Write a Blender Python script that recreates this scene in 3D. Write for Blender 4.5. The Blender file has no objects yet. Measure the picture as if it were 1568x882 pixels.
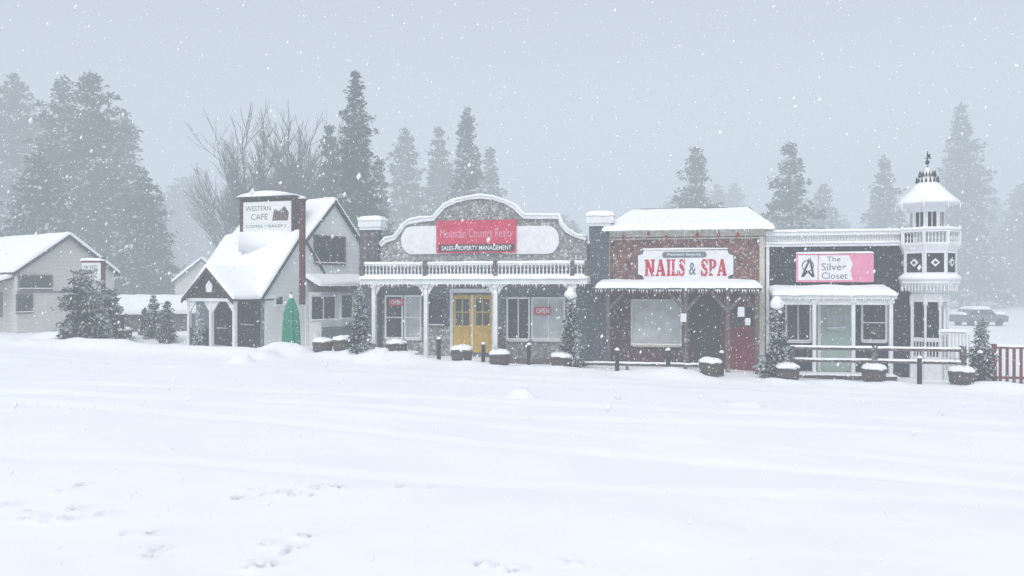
import bpy, bmesh, math, random
import numpy as np
from mathutils import Vector
sc=bpy.context.scene
R=random.Random(7)
FPX=1200.0; CX=784.0; CY=441.0; CH=2.5
# ---------------------------------------------------------------- materials
def mat(name,col,rough=.8,var=.25,scale=3.0,kind='noise',col2=None,bump=.2,frost=0.0,spec=.3):
    m=bpy.data.materials.new(name); m.use_nodes=True
    nt=m.node_tree; n=nt.nodes; l=nt.links
    b=n['Principled BSDF']; b.inputs['Roughness'].default_value=rough
    b.inputs['Specular IOR Level'].default_value=spec
    tc=n.new('ShaderNodeTexCoord')
    c1=tuple(col)+(1,); c2=tuple(col2 or [c*(1-var) for c in col])+(1,)
    mix=n.new('ShaderNodeMix'); mix.data_type='RGBA'
    mix.inputs[6].default_value=c1; mix.inputs[7].default_value=c2
    ns=n.new('ShaderNodeTexNoise'); ns.inputs['Scale'].default_value=scale; ns.inputs['Detail'].default_value=5
    l.new(tc.outputs['Object'],ns.inputs['Vector'])
    h=ns.outputs['Fac']
    if kind=='stone':
        v=n.new('ShaderNodeTexVoronoi'); v.feature='DISTANCE_TO_EDGE'; v.inputs['Scale'].default_value=scale
        v2=n.new('ShaderNodeTexVoronoi'); v2.inputs['Scale'].default_value=scale
        l.new(tc.outputs['Object'],v.inputs['Vector']); l.new(tc.outputs['Object'],v2.inputs['Vector'])
        cr=n.new('ShaderNodeMapRange'); cr.inputs[1].default_value=.02; cr.inputs[2].default_value=.12
        l.new(v.outputs['Distance'],cr.inputs[0])
        sx=n.new('ShaderNodeSeparateColor'); l.new(v2.outputs['Color'],sx.inputs[0])
        m2=n.new('ShaderNodeMix'); m2.data_type='RGBA'
        m2.inputs[6].default_value=c1; m2.inputs[7].default_value=tuple(c*.45 for c in col)+(1,)
        l.new(sx.outputs[0],m2.inputs[0])
        l.new(m2.outputs[2],mix.inputs[7]); mix.inputs[6].default_value=c2
        l.new(cr.outputs[0],mix.inputs[0]); h=cr.outputs[0]
    elif kind=='planks':
        sp=n.new('ShaderNodeSeparateXYZ'); l.new(tc.outputs['Object'],sp.inputs[0])
        a=n.new('ShaderNodeMath'); a.operation='MULTIPLY'; a.inputs[1].default_value=scale; l.new(sp.outputs[2],a.inputs[0])
        fr=n.new('ShaderNodeMath'); fr.operation='FRACT'; l.new(a.outputs[0],fr.inputs[0])
        cr=n.new('ShaderNodeMapRange'); cr.inputs[1].default_value=0; cr.inputs[2].default_value=.2; l.new(fr.outputs[0],cr.inputs[0])
        ns.inputs['Scale'].default_value=2.5
        mu=n.new('ShaderNodeMath'); mu.operation='MULTIPLY_ADD'; mu.inputs[1].default_value=-.6; mu.inputs[2].default_value=.75
        l.new(cr.outputs[0],mu.inputs[0])
        ad=n.new('ShaderNodeMath'); ad.operation='ADD'; ad.use_clamp=True; l.new(mu.outputs[0],ad.inputs[0])
        m3=n.new('ShaderNodeMath'); m3.operation='MULTIPLY'; m3.inputs[1].default_value=.4; l.new(ns.outputs['Fac'],m3.inputs[0]); l.new(m3.outputs[0],ad.inputs[1])
        l.new(ad.outputs[0],mix.inputs[0]); h=cr.outputs[0]
    else:
        cr=n.new('ShaderNodeMapRange'); cr.inputs[1].default_value=.35; cr.inputs[2].default_value=.65; l.new(ns.outputs['Fac'],cr.inputs[0])
        l.new(cr.outputs[0],mix.inputs[0])
    out=mix.outputs[2]
    if frost>0:   # wind-blown snow stuck in patches
        fn=n.new('ShaderNodeTexNoise'); fn.inputs['Scale'].default_value=9; fn.inputs['Detail'].default_value=8; fn.inputs['Roughness'].default_value=.75
        l.new(tc.outputs['Object'],fn.inputs['Vector'])
        fr2=n.new('ShaderNodeMapRange'); fr2.inputs[1].default_value=.62-frost*.3; fr2.inputs[2].default_value=.74-frost*.25; l.new(fn.outputs['Fac'],fr2.inputs[0])
        m4=n.new('ShaderNodeMix'); m4.data_type='RGBA'; l.new(out,m4.inputs[6]); m4.inputs[7].default_value=(.82,.85,.9,1)
        l.new(fr2.outputs[0],m4.inputs[0]); out=m4.outputs[2]
    l.new(out,b.inputs['Base Color'])
    if bump>0:
        bp=n.new('ShaderNodeBump'); bp.inputs['Strength'].default_value=bump; bp.inputs['Distance'].default_value=.03
        l.new(h,bp.inputs['Height']); l.new(bp.outputs[0],b.inputs['Normal'])
    return m
M={}
M['snow']=mat('snow_mat',(.9,.92,.95),.9,.04,6,bump=.2)
M['white']=mat('white_paint',(.8,.82,.84),.6,.12,5,bump=.1)
M['offwhite']=mat('cream_siding',(.6,.6,.56),.8,.18,6,'planks',frost=.15)
M['whitesiding']=mat('white_siding',(.8,.82,.82),.8,.14,6,'planks')
M['cream']=mat('cream_trim',(.62,.58,.48),.7,.25,5,frost=.25)
M['stone']=mat('river_stone',(.42,.43,.42),.9,kind='stone',scale=6.5,col2=(.17,.175,.175),frost=.28,bump=.6)
M['greywall']=mat('grey_blue_wall',(.15,.18,.215),.85,.35,6,'planks',frost=.2)
M['pillar']=mat('pillar_slate',(.08,.095,.125),.85,.3,5,'planks',frost=.15)
M['slate']=mat('slate_wall',(.022,.028,.042),.85,.4,6,'planks',frost=.08)
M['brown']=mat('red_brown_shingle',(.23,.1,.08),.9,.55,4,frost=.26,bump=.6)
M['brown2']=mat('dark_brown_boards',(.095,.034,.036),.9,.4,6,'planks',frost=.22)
M['darkwood']=mat('dark_wood',(.04,.033,.035),.85,.4,8,frost=.1)
M['weather']=mat('weathered_wood',(.14,.11,.105),.85,.4,8,frost=.2)
M['redwood']=mat('red_wood',(.2,.045,.04),.8,.4,8,frost=.1)
M['pole']=mat('brown_pole_mat',(.12,.025,.028),.8,.4,8,frost=.05)
M['glass']=mat('window_glass',(.03,.037,.05),.15,.5,1.5,bump=0,spec=.35)
M['glassl']=mat('curtained_glass',(.5,.53,.55),.3,.3,2,bump=0,spec=.5)
M['yellow']=mat('yellow_door_paint',(.6,.38,.045),.6,.2,5)
M['reddoor']=mat('red_door_paint',(.22,.01,.025),.6,.3,5,frost=.1)
M['redsign']=mat('red_sign_paint',(.6,.025,.085),.6,.2,3,frost=.05)
M['pinktext']=mat('pink_lettering',(.75,.32,.42),.6,.2,5,bump=0)
M['pink']=mat('pink_sign_paint',(.78,.28,.42),.6,.12,3,bump=0)
M['redtext']=mat('red_lettering',(.52,.01,.045),.6,.15,5,bump=0)
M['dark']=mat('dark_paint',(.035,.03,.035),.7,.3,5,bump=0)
M['greytext']=mat('grey_lettering',(.16,.18,.21),.7,.2,5,bump=0)
M['green']=mat('green_canvas',(.0,.26,.14),.8,.3,6,frost=.06)
M['palegreen']=mat('pale_green_door',(.42,.52,.46),.6,.1,5)
M['roofdark']=mat('roof_edge',(.06,.065,.075),.9,.3,6)
M['foliage']=mat('conifer_needles',(.04,.064,.056),.9,.5,1.2,bump=0,spec=.1)
M['fol_snow']=mat('snowy_needles',(.6,.64,.68),.9,.3,2,bump=0,spec=.1)
M['bark']=mat('bark',(.09,.075,.07),.95,.4,5)
M['barkfrost']=mat('frosted_bark',(.12,.12,.125),.95,.3,3,frost=.1)
M['lights']=mat('tiny_bulbs',(.6,.08,.06),.4,.1,2,bump=0)
M['car']=mat('car_paint',(.1,.11,.13),.4,.1,2,bump=0,spec=.5)
M['tyre']=mat('tyre',(.02,.02,.02),.9,.2,4)
M['barrel']=mat('barrel_wood',(.11,.08,.07),.85,.4,9,frost=.15)
M['iron']=mat('iron_hoop',(.05,.05,.055),.6,.2,5)
# ---------------------------------------------------------------- noise
_rt=np.random.RandomState(3).rand(256,256)
def vn(x,y):
    x=np.asarray(x,float); y=np.asarray(y,float)
    xi=np.floor(x).astype(int); yi=np.floor(y).astype(int); fx=x-xi; fy=y-yi
    fx=fx*fx*(3-2*fx); fy=fy*fy*(3-2*fy)
    a=_rt[xi%256,yi%256]; b=_rt[(xi+1)%256,yi%256]; c=_rt[xi%256,(yi+1)%256]; d=_rt[(xi+1)%256,(yi+1)%256]
    return (a*(1-fx)+b*fx)*(1-fy)+(c*(1-fx)+d*fx)*fy-.5
def base_ground(x): return -0.029*25*np.tanh(np.asarray(x)/25)*1.08
def gdepth(px,py):
    s=(px-CX)/FPX; return CH/((py-CY)/FPX-.03*s)
def gpt(px,py):
    t=gdepth(px,py); return ((px-CX)/FPX*t,t)
marks=[]
for (px,py,nn,sp) in [(440,762,6,.2),(505,752,5,.14),(95,797,6,.2),(150,750,2,.1),(215,828,3,.12),(430,845,3,.08),(412,876,4,.09),(752,872,3,.1),(870,866,2,.06),
                      (10,782,2,.15),(480,828,2,.08),(620,745,2,.1),(210,855,2,.1),(1130,617,4,.3),(935,609,2,.12),(1433,636,2,.08)]:
    X,Y=gpt(px,py)
    for k in range(nn):
        marks.append((X+R.gauss(0,sp*1.4),Y+R.gauss(0,sp*.8),R.uniform(.03,.06)*(Y/9)**.6,R.uniform(.05,.09)))
lumps=[]
for (px,py,r,h) in [(788,605,.17,.12),(799,606,.18,.13),(811,607,.16,.11),(370,556,.3,.25),(395,550,.6,.25),(1140,620,.3,.07),(100,515,1.0,.3),(250,520,1.2,.2),(440,545,.7,.2),(600,555,.8,.15),(1010,575,1,.1)]:
    X,Y=gpt(px,py); lumps.append((X,Y,r,h))
Ux,Uy=.9806,-.1961
def ground(x,y):
    x=np.asarray(x,float); y=np.asarray(y,float)
    z=base_ground(x)
    z=z+.09*vn(x*.25+5,y*.25)+.05*vn(x*.7,y*.7+9)+.014*vn(x*2.3,y*2.3)+.004*vn(x*9,y*9)
    vv=(x*(-.1961)+(y-27.75)*(-.9806))     # distance in front of the row of facades
    bank=np.exp(-((vv-3.2-.8*vn(x*.4,3))/.7)**2)*(.07+.22*(vn(x*.6,7)+.3)+.10*(x<-4)+.12*vn(x*2.1,y*2.1))
    z=z+np.clip(bank,0,1)
    for c,sl,am in ((15.5,-.1,1.6),(17.2,-.1,1.6),(12.5,-.26,1.2),(14.0,-.26,1.2),(20.5,-.12,1.5),(21.9,-.12,1.5),(10.2,-.08,1)):
        d=y-(c+sl*x+.6*vn(x*.15,c)); z=z-.016*am*np.exp(-(d/.2)**2)*(1+1.4*vn(x*.7,c+3))+.010*am*np.exp(-((d-.38)/.25)**2)*(1+1.4*vn(x*1.1,c+8))
    for X,Y,r,dp in marks:
        d2=((x-X)**2+(y-Y)**2)/(r*r); z=z-dp*np.exp(-d2)+dp*.45*np.exp(-(np.sqrt(d2)-1.8)**2*2.5)
    for X,Y,r,h in lumps:
        d2=((x-X)**2+(y-Y)**2)/(r*r); z=z+h*np.exp(-d2*d2*.7)*(1+.5*vn(x*4,y*4))
    return z
def G(x,y): return float(ground(x,y))
# ---------------------------------------------------------------- object builder
class Ob:
    def __init__(s,name,loc=(0,0,0)):
        s.name=name; s.parts={}; s.loc=Vector(loc)
    def add(s,part,mk,geo):
        v,f=geo; p=s.parts.setdefault(part,([],[],mk)); k=len(p[0])
        p[0].extend([tuple(q) for q in v]); p[1].extend([tuple(i+k for i in q) for q in f])
    def done(s,smooth=()):
        e=bpy.data.objects.new(s.name,None); e.location=s.loc; sc.collection.objects.link(e); e.empty_display_size=.2
        for pn,(v,f,mk) in s.parts.items():
            me=bpy.data.meshes.new(pn); me.from_pydata([(a-s.loc.x,b-s.loc.y,c-s.loc.z) for a,b,c in v],[],f)
            bm=bmesh.new(); bm.from_mesh(me); bmesh.ops.recalc_face_normals(bm,faces=bm.faces); bm.to_mesh(me); bm.free()
            me.materials.append(M[mk]); o=bpy.data.objects.new(pn,me); sc.collection.objects.link(o); o.parent=e
            if pn.startswith('snow') or pn in smooth:
                for p in me.polygons: p.use_smooth=True
        return e
class Frame:
    def __init__(s,O,U):
        s.O=O; L=math.hypot(*U); s.U=(U[0]/L,U[1]/L); s.N=(s.U[1],-s.U[0])
    def W(s,u,v,z): return (s.O[0]+u*s.U[0]+v*s.N[0], s.O[1]+u*s.U[1]+v*s.N[1], z)
    def t(s,px,v=0):
        q=(px-CX)/FPX; return (s.O[0]*s.N[0]+s.O[1]*s.N[1]+v)/(q*s.N[0]+s.N[1])
    def u(s,px,v=0):
        t=s.t(px,v); q=(px-CX)/FPX; return (t*q-s.O[0])*s.U[0]+(t-s.O[1])*s.U[1]
    def z(s,px,py,v=0): return CH+(CY-py)/FPX*s.t(px,v)
    def box(s,u0,u1,v0,v1,z0,z1):
        V=[s.W(u,v,z) for z in (z0,z1) for v in (v0,v1) for u in (u0,u1)]
        return V,[(0,1,3,2),(4,6,7,5),(0,4,5,1),(2,3,7,6),(0,2,6,4),(1,5,7,3)]
    def pb(s,a,b,top,bot,v0,v1):
        m=(a+b)/2; z1=s.z(m,top,v1); z0=-.7 if bot is None else s.z(m,bot,v1)
        return s.box(s.u(a,v1),s.u(b,v1),v0,v1,z0,z1)
    def ext(s,pts,v0,v1):
        n=len(pts); V=[s.W(u,v1,z) for u,z in pts]+[s.W(u,v0,z) for u,z in pts]
        F=[tuple(range(n)),tuple(range(2*n-1,n-1,-1))]+[(i,(i+1)%n,n+(i+1)%n,n+i) for i in range(n)]
        return V,F
    def pts(s,pp,v=0): return [(s.u(a,v),s.z(a,b,v)) for a,b in pp]
def merge(*g):
    V=[];F=[]
    for v,f in g:
        k=len(V); V+=list(v); F+=[tuple(i+k for i in q) for q in f]
    return V,F
def lathe(c,prof,n=12,ph=0):
    V=[];F=[]
    for r,z in prof:
        for i in range(n):
            a=ph+2*math.pi*i/n; V.append((c[0]+r*math.cos(a),c[1]+r*math.sin(a),c[2]+z))
    for j in range(len(prof)-1):
        for i in range(n):
            F.append((j*n+i,j*n+(i+1)%n,(j+1)*n+(i+1)%n,(j+1)*n+i))
    F.append(tuple(range(n-1,-1,-1))); F.append(tuple(range((len(prof)-1)*n,len(prof)*n)))
    return V,F
def slab(p,t):
    p=[Vector(q) for q in p]; n=(p[1]-p[0]).cross(p[3]-p[0]).normalized()
    if n.z<0: n=-n
    V=[q for q in p]+[q-n*t for q in p]
    return V,[(0,1,2,3),(7,6,5,4),(0,4,5,1),(1,5,6,2),(2,6,7,3),(3,7,4,0)]
_ss=[0]
def snowq(p,h,res=.12,w=None,off=.004):
    """snow blanket lying on a quad p00,p10,p11,p01"""
    _ss[0]+=1; sd=_ss[0]*3.7
    p=[Vector(q) for q in p]; n=(p[1]-p[0]).cross(p[3]-p[0]).normalized()
    if n.z<0:n=-n
    n=(n+Vector((0,0,.6))).normalized()
    la=(p[1]-p[0]).length; lb=(p[3]-p[0]).length; w=w or h*1.1
    nx=max(4,min(70,int(la/res))); ny=max(4,min(30,int(lb/res)))
    tx=sorted(set([0,1]+[min(1,w*f/la) for f in (.15,.5,1)]+[1-min(1,w*f/la) for f in (.15,.5,1)]+[i/nx for i in range(1,nx)])) ; ty=sorted(set([0,1]+[min(1,w*f/lb) for f in (.15,.5,1)]+[1-min(1,w*f/lb) for f in (.15,.5,1)]+[i/ny for i in range(1,ny)]))
    V=[];F=[]
    for b in ty:
        for a in tx:
            q=(p[0]*(1-a)+p[1]*a)*(1-b)+(p[3]*(1-a)+p[2]*a)*b
            e=min(a*la,(1-a)*la,b*lb,(1-b)*lb)/w; e=max(0,min(1,e))
            hh=h*math.sqrt(max(0,1-(1-e)**2))
            nz=.6*float(vn(q.x*1.3+sd,q.y*1.3+q.z*1.2))+.25*float(vn(q.x*4+sd,q.y*4+q.z*4))
            hh*=1+.6*nz
            o=q+n*(hh+off)
            if e<1: o+=Vector((0,0,-.04*abs(float(vn(q.x*4+sd,q.z*4+q.y*4)))))
            V.append(o)
    k=len(tx)
    for j in range(len(ty)-1):
        for i in range(k-1): F.append((j*k+i,j*k+i+1,(j+1)*k+i+1,(j+1)*k+i))
    return V,F
def fsnow(fr,u0,u1,v0,v1,z,h,res=.12): return snowq([fr.W(u0,v1,z),fr.W(u1,v1,z),fr.W(u1,v0,z),fr.W(u0,v0,z)],h,res)
def ribbon(fr,pts,w,v0,v1):
    n=len(pts); inn=[]
    for i in range(n):
        a=pts[max(0,i-1)]; b=pts[min(n-1,i+1)]; dx=b[0]-a[0]; dz=b[1]-a[1]; L=math.hypot(dx,dz) or 1
        inn.append((pts[i][0]+dz/L*w,pts[i][1]-dx/L*w))
    V=[];F=[]
    for i in range(n):
        for (u,z) in (pts[i],inn[i]):
            V.append(fr.W(u,v0,z)); V.append(fr.W(u,v1,z))
    for i in range(n-1):
        a=4*i;b=4*i+4; F+=[(a+1,b+1,b+3,a+3),(a,a+1,b+1,b)[::-1],(a+2,a+3,b+3,b+2),(a,b,b+2,a+2)]
    F+=[(0,1,3,2),(4*n-4,4*n-3,4*n-1,4*n-2)]
    return V,F
def text(s,off=0.0):
    cu=bpy.data.curves.new('t','FONT'); cu.body=s; cu.offset=off; cu.resolution_u=3
    o=bpy.data.objects.new('t',cu); sc.collection.objects.link(o)
    dg=bpy.context.evaluated_depsgraph_get(); me=o.evaluated_get(dg).to_mesh()
    V=[(v.co.x,v.co.y) for v in me.vertices]; F=[tuple(p.vertices) for p in me.polygons]
    bpy.data.objects.remove(o); bpy.data.curves.remove(cu)
    xs=[v[0] for v in V]; ys=[v[1] for v in V]; x0,x1,y0,y1=min(xs),max(xs),min(ys),max(ys)
    return [((x-x0)/(x1-x0),(y-y0)/(y1-y0)) for x,y in V],F
def ptext(fr,s,a,b,top,bot,v,off=0.0):
    V,F=text(s,off); u0,u1=fr.u(a,v),fr.u(b,v); m=(a+b)/2; z1,z0=fr.z(m,top,v),fr.z(m,bot,v)
    return [fr.W(u0+x*(u1-u0),v,z0+y*(z1-z0)) for x,y in V],F
def window(o,fr,a,b,top,bot,v,nx=1,ny=1,frm='white',gl='glass',fw=.06,nm='window'):
    u0,u1=fr.u(a,v),fr.u(b,v); m=(a+b)/2; z1,z0=fr.z(m,top,v),fr.z(m,bot,v)
    o.add(nm+'_glass_'+gl,gl,fr.box(u0+fw*.5,u1-fw*.5,v,v+.015,z0+fw*.5,z1-fw*.5))
    g=[fr.box(u0,u0+fw,v,v+.07,z0,z1),fr.box(u1-fw,u1,v,v+.07,z0,z1),fr.box(u0+fw,u1-fw,v,v+.068,z1-fw,z1),fr.box(u0+fw,u1-fw,v,v+.1,z0-.02,z0+fw)]
    for i in range(1,nx): x=u0+(u1-u0)*i/nx; g.append(fr.box(x-.02,x+.02,v,v+.05,z0+fw,z1-fw))
    for i in range(1,ny): z=z0+(z1-z0)*i/ny; g.append(fr.box(u0+fw,u1-fw,v,v+.046,z-.02,z+.02))
    o.add(nm+'_frame_'+frm,frm,merge(*g))
    o.add('snow_sills','snow',fsnow(fr,u0,u1,v+.01,v+.12,z0+fw,.03))
def baluster_prof(h,r): return [(r*.9,0),(r*.9,h*.1),(r*.45,h*.16),(r,h*.38),(r*.55,h*.62),(r*.4,h*.8),(r*.9,h*.9),(r*.9,h)]
def balus(o,fr,u0,u1,v,z0,z1,n,mk='white',r=.035,rail=.06):
    g=[fr.box(u0,u1,v-.05,v+.05,z1-rail,z1),fr.box(u0,u1,v-.045,v+.045,z0,z0+rail)]
    for i in range(n):
        u=u0+(u1-u0)*(i+.5)/n; g.append(lathe(fr.W(u,v,z0+rail),baluster_prof(z1-z0-2*rail,r),7))
    o.add('balustrade',mk,merge(*g)); o.add('snow_rail','snow',fsnow(fr,u0,u1,v-.07,v+.07,z1,.07))
def icicles(o,fr,u0,u1,v,z,n,rr):
    g=[]
    for i in range(n):
        u=rr.uniform(u0,u1); h=rr.uniform(.03,.16); g.append(lathe(fr.W(u,v,z-h),[(.002,0),(.01,h*.5),(.018,h)],5))
    o.add('snow_icicles','snow',merge(*g))
def bulbs(o,fr,u0,u1,v,z,n,rr,amp=.05):
    g=[]
    for i in range(n):
        u=u0+(u1-u0)*i/n; c=fr.W(u,v,z-amp*abs(math.sin(i*.9))); g.append(lathe(c,[(.006,-.015),(.013,0),(.006,.015)],5))
    o.add('string_lights','lights',merge(*g))
def tube(a,b,r0,r1,n=6):
    a=Vector(a);b=Vector(b);d=(b-a).normalized(); x=d.orthogonal().normalized(); y=d.cross(x)
    V=[a+(x*math.cos(t)+y*math.sin(t))*r0 for t in [2*math.pi*i/n for i in range(n)]]+[b+(x*math.cos(t)+y*math.sin(t))*r1 for t in [2*math.pi*i/n for i in range(n)]]
    return V,[(i,(i+1)%n,n+(i+1)%n,n+i) for i in range(n)]+[tuple(range(n))[::-1],tuple(range(n,2*n))]
ROW=Frame((0,27.75),(Ux,Uy))
f=ROW
# ================================================================ REALTY (stone false front)
o=Ob('stone_false_front_shop',f.W(0,0,0))
uL,uR=f.u(552),f.u(912)
zt=f.z(730,372)
o.add('walls','greywall',f.box(uL,uR,-8,-.02,-.7,zt))
o.add('snow_roof','snow',fsnow(f,uL,uR,-8,-.4,zt,.2,.3))
prof=[(582,374),(590,367),(603,363),(611,353),(618,342),(628,338),(645,335),(664,333),(668,327),(680,314),(697,306),(716,301),(735,299),(756,301),(775,307),(790,316),(800,326),(804,330),(830,330),(857,330),(862,342),(870,352),(884,359),(899,363)]
P=f.pts(prof,.15)
zb=f.z(730,410,.15)
V=[];F=[]
for (u,z) in P:
    V+= [f.W(u,.15,z),f.W(u,.15,zb),f.W(u,0,z),f.W(u,0,zb)]
for i in range(len(P)-1):
    a=4*i;b=a+4; F+=[(a,a+1,b+1,b),(a+2,b+2,b+3,a+3),(a,b,b+2,a+2)]
o.add('stone_false_front','stone',(V,F))
o.add('false_front_moulding','white',ribbon(f,P,.12,0,.24))
Ps=[(u,z+.06+.02*math.sin(u*5)+.02*math.sin(u*13)) for u,z in P]
o.add('snow_false_front_cap','snow',ribbon(f,Ps,.08,-.06,.27))
def capsule(fr,a,b,top,bot,v0,v1):
    m=(a+b)/2;z1,z0=fr.z(m,top,v1),fr.z(m,bot,v1);u0,u1=fr.u(a,v1),fr.u(b,v1);r=(z1-z0)/2;c=(z1+z0)/2
    pts=[(u0+r*.8+r*.8*math.cos(t),c+r*math.sin(t)) for t in [math.pi/2+math.pi*i/10 for i in range(11)]]+[(u1-r*.8+r*.8*math.cos(t),c+r*math.sin(t)) for t in [-math.pi/2+math.pi*i/10 for i in range(11)]]
    return fr.ext(pts,v0,v1)
o.add('white_panels','white',merge(capsule(f,614,705,346,389,.15,.2),capsule(f,758,856,346,389,.15,.2)))
o.add('sign_board','redsign',f.pb(668,790,337,387,.15,.28))
o.add('sign_name','pinktext',ptext(f,'Mountain Country Realty',674,785,350,368,.285,.0))
o.add('sign_line','white',ptext(f,'SALES-PROPERTY MANAGEMENT',676,783,376,383,.29,.015)); o.add('sign_strip','dark',f.pb(672,787,374,385,.28,.284))
o.add('pillars','pillar',merge(f.pb(551,579,345,None,-.15,.3),f.pb(902,932,338,None,-.15,.36)))
o.add('pillar_caps','white',merge(f.pb(548,583,337,347,-.25,.4),f.pb(550,581,347,352,-.2,.35),f.pb(898,939,330,341,-.25,.48),f.pb(900,935,341,346,-.2,.42)))
for a,b,y,v in ((548,583,337,.4),(898,939,330,.48)): o.add('snow_pillar_caps','snow',fsnow(f,f.u(a,v)-.03,f.u(b,v)+.03,-.27,v+.03,f.z((a+b)/2,y,v),.15))
for q in (556,567): o.add('pillar_panels','weather',f.pb(q,q+7,356,400,.3,.33))
vb=1.5
u0,u1=f.u(552,vb),f.u(899,vb); z0=f.z(730,426,vb); z1=f.z(730,403,vb)
o.add('balcony_floor','white',f.box(u0,u1,.15,vb+.06,z0-.2,z0)); 
o.add('snow_balcony','snow',fsnow(f,u0,u1,.3,vb+.1,z0,.13,.15))
o.add('snow_balcony_edge','snow',fsnow(f,u0-.02,u1+.02,vb-.1,vb+.13,z0-.02,.11,.1))
balus(o,f,u0,u1,vb-.03,z0+.08,z1,62)
o.add('balcony_newels','weather',merge(*[f.pb(q-3,q+3,399,422,vb-.1,vb+.08) for q in (553,650,758,876,898)]))
icicles(o,f,u0,u1,vb+.05,z0-.2,90,R); bulbs(o,f,u0,u1,vb+.1,z0-.24,70,R)
zc=z0-.2
g=[]
for q in (571,651,758,878): u=f.u(q,vb); g.append(f.box(u-.065,u+.065,vb-.18,vb-.04,-.6,zc)); g.append(f.box(u-.1,u+.1,vb-.21,vb+.01,zc-.12,zc-.002))
for q,s in ((571,1),(651,1),(651,-1),(758,1),(758,-1),(878,-1)):
    u=f.u(q,vb); g.append(f.ext([(u+s*.09,zc-.01),(u+s*.4,zc-.01),(u+s*.25,zc-.1),(u+s*.09,zc-.35)][::s],vb-.12,vb-.07))
o.add('porch_posts','white',merge(*g))
o.add('porch_deck','weather',f.box(u0,u1,-.02,vb+.1,-.6,.02))
o.add('stone_lower_wall','stone',merge(f.pb(586,692,500,None,-.02,.06),f.pb(756,872,515,None,-.02,.06)))
window(o,f,590,618,452,520,.06,1,2); window(o,f,620,646,452,520,.06,1,2,gl='glassl')
window(o,f,776,812,455,522,.06,2,1); window(o,f,814,866,455,522,.06,2,1,gl='glassl'); window(o,f,656,682,455,500,.06,1,1,frm='weather')
o.add('door_leaves','yellow',merge(f.pb(693,722,452,540,0,.08),f.pb(724,753,452,540,0,.08)))
o.add('door_frame','white',merge(f.pb(689,693,446,540,0,.12),f.pb(753,757,446,540,0,.12),f.pb(689,757,442,448,0,.125),f.pb(722,724,452,540,0,.1)))
o.add('door_glass','glass',merge(f.pb(698,718,458,498,.08,.095),f.pb(729,749,458,498,.08,.095)))
o.add('door_mullions','yellow',merge(f.pb(707,709,458,498,.095,.11),f.pb(738,740,458,498,.095,.11),f.pb(698,718,477,479,.096,.112),f.pb(729,749,477,479,.096,.112),f.pb(698,718,505,530,.08,.1),f.pb(729,749,505,530,.08,.1)))
o.add('open_sign','redsign',merge(f.pb(595,618,458,468,.14,.17),f.pb(818,843,470,482,.14,.17)))
o.add('open_sign_letters','white',merge(ptext(f,'OPEN',598,616,460,466,.173,.02),ptext(f,'OPEN',821,841,472,480,.173,.02)))
o.done()
# ================================================================ NAILS & SPA
o=Ob('nail_salon_building',f.W(6,0,0))
v0=.1
uL,uR=f.u(927,v0),f.u(1171,v0); ze=f.z(1050,352,v0)
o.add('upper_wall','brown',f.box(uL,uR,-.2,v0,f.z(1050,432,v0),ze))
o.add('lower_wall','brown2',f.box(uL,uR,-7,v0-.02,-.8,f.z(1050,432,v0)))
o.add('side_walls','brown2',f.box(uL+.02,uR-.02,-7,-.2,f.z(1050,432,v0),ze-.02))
o.add('fascia','cream',merge(f.pb(927,1172,351,362,v0,v0+.06),f.pb(922,1178,346,352,v0-.2,v0+.16),f.pb(927,934,362,None,v0,v0+.07),f.pb(1163,1171,362,None,v0,v0+.07),f.pb(934,1163,364,366,v0,v0+.035)))
ve=.45; vr=-3.0; vk=-6.6
zE=f.z(1050,349,ve); zR=f.z(1055,323,vr)
A=[f.W(f.u(922,ve),ve,zE),f.W(f.u(1186,ve),ve,zE),f.W(f.u(1147,vr),vr,zR),f.W(f.u(966,vr),vr,zR)]
Bk=[f.W(f.u(922,ve),vk,zE),f.W(f.u(1186,ve),vk,zE)]
o.add('roof_boards','roofdark',merge(slab(A,.05),slab([A[0],A[3],A[3],Bk[0]],.05)))
o.add('snow_roof_front','snow',snowq(A,.12,.35))
V=[Vector(A[0])+Vector((0,0,.02)),Vector(A[3])+Vector((0,0,.12)),Vector(Bk[0]),Vector(A[1])+Vector((0,0,.02)),Vector(A[2])+Vector((0,0,.12)),Vector(Bk[1])]
o.add('snow_roof_sides','snow',(V,[(0,1,2),(3,5,4),(1,4,5,2)]))
o.add('snow_eave','snow',fsnow(f,f.u(921,ve),f.u(1187,ve),ve-.25,ve+.05,zE-.06,.12,.15))
icicles(o,f,f.u(925,ve),f.u(1180,ve),ve,zE-.05,50,R)
sp=[(986,383),(1114,383),(1116,389),(1123,391),(1123,420),(1116,422),(1114,428),(986,428),(984,422),(977,420),(977,391),(984,389)]
o.add('sign_frame','weather',f.ext(f.pts([(1050+(a-1050)*1.03,405.5+(b-405.5)*1.08) for a,b in sp],.2)[::-1],v0,.19))
o.add('sign_board','white',f.ext(f.pts(sp,.22)[::-1],.19,.22))
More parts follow.
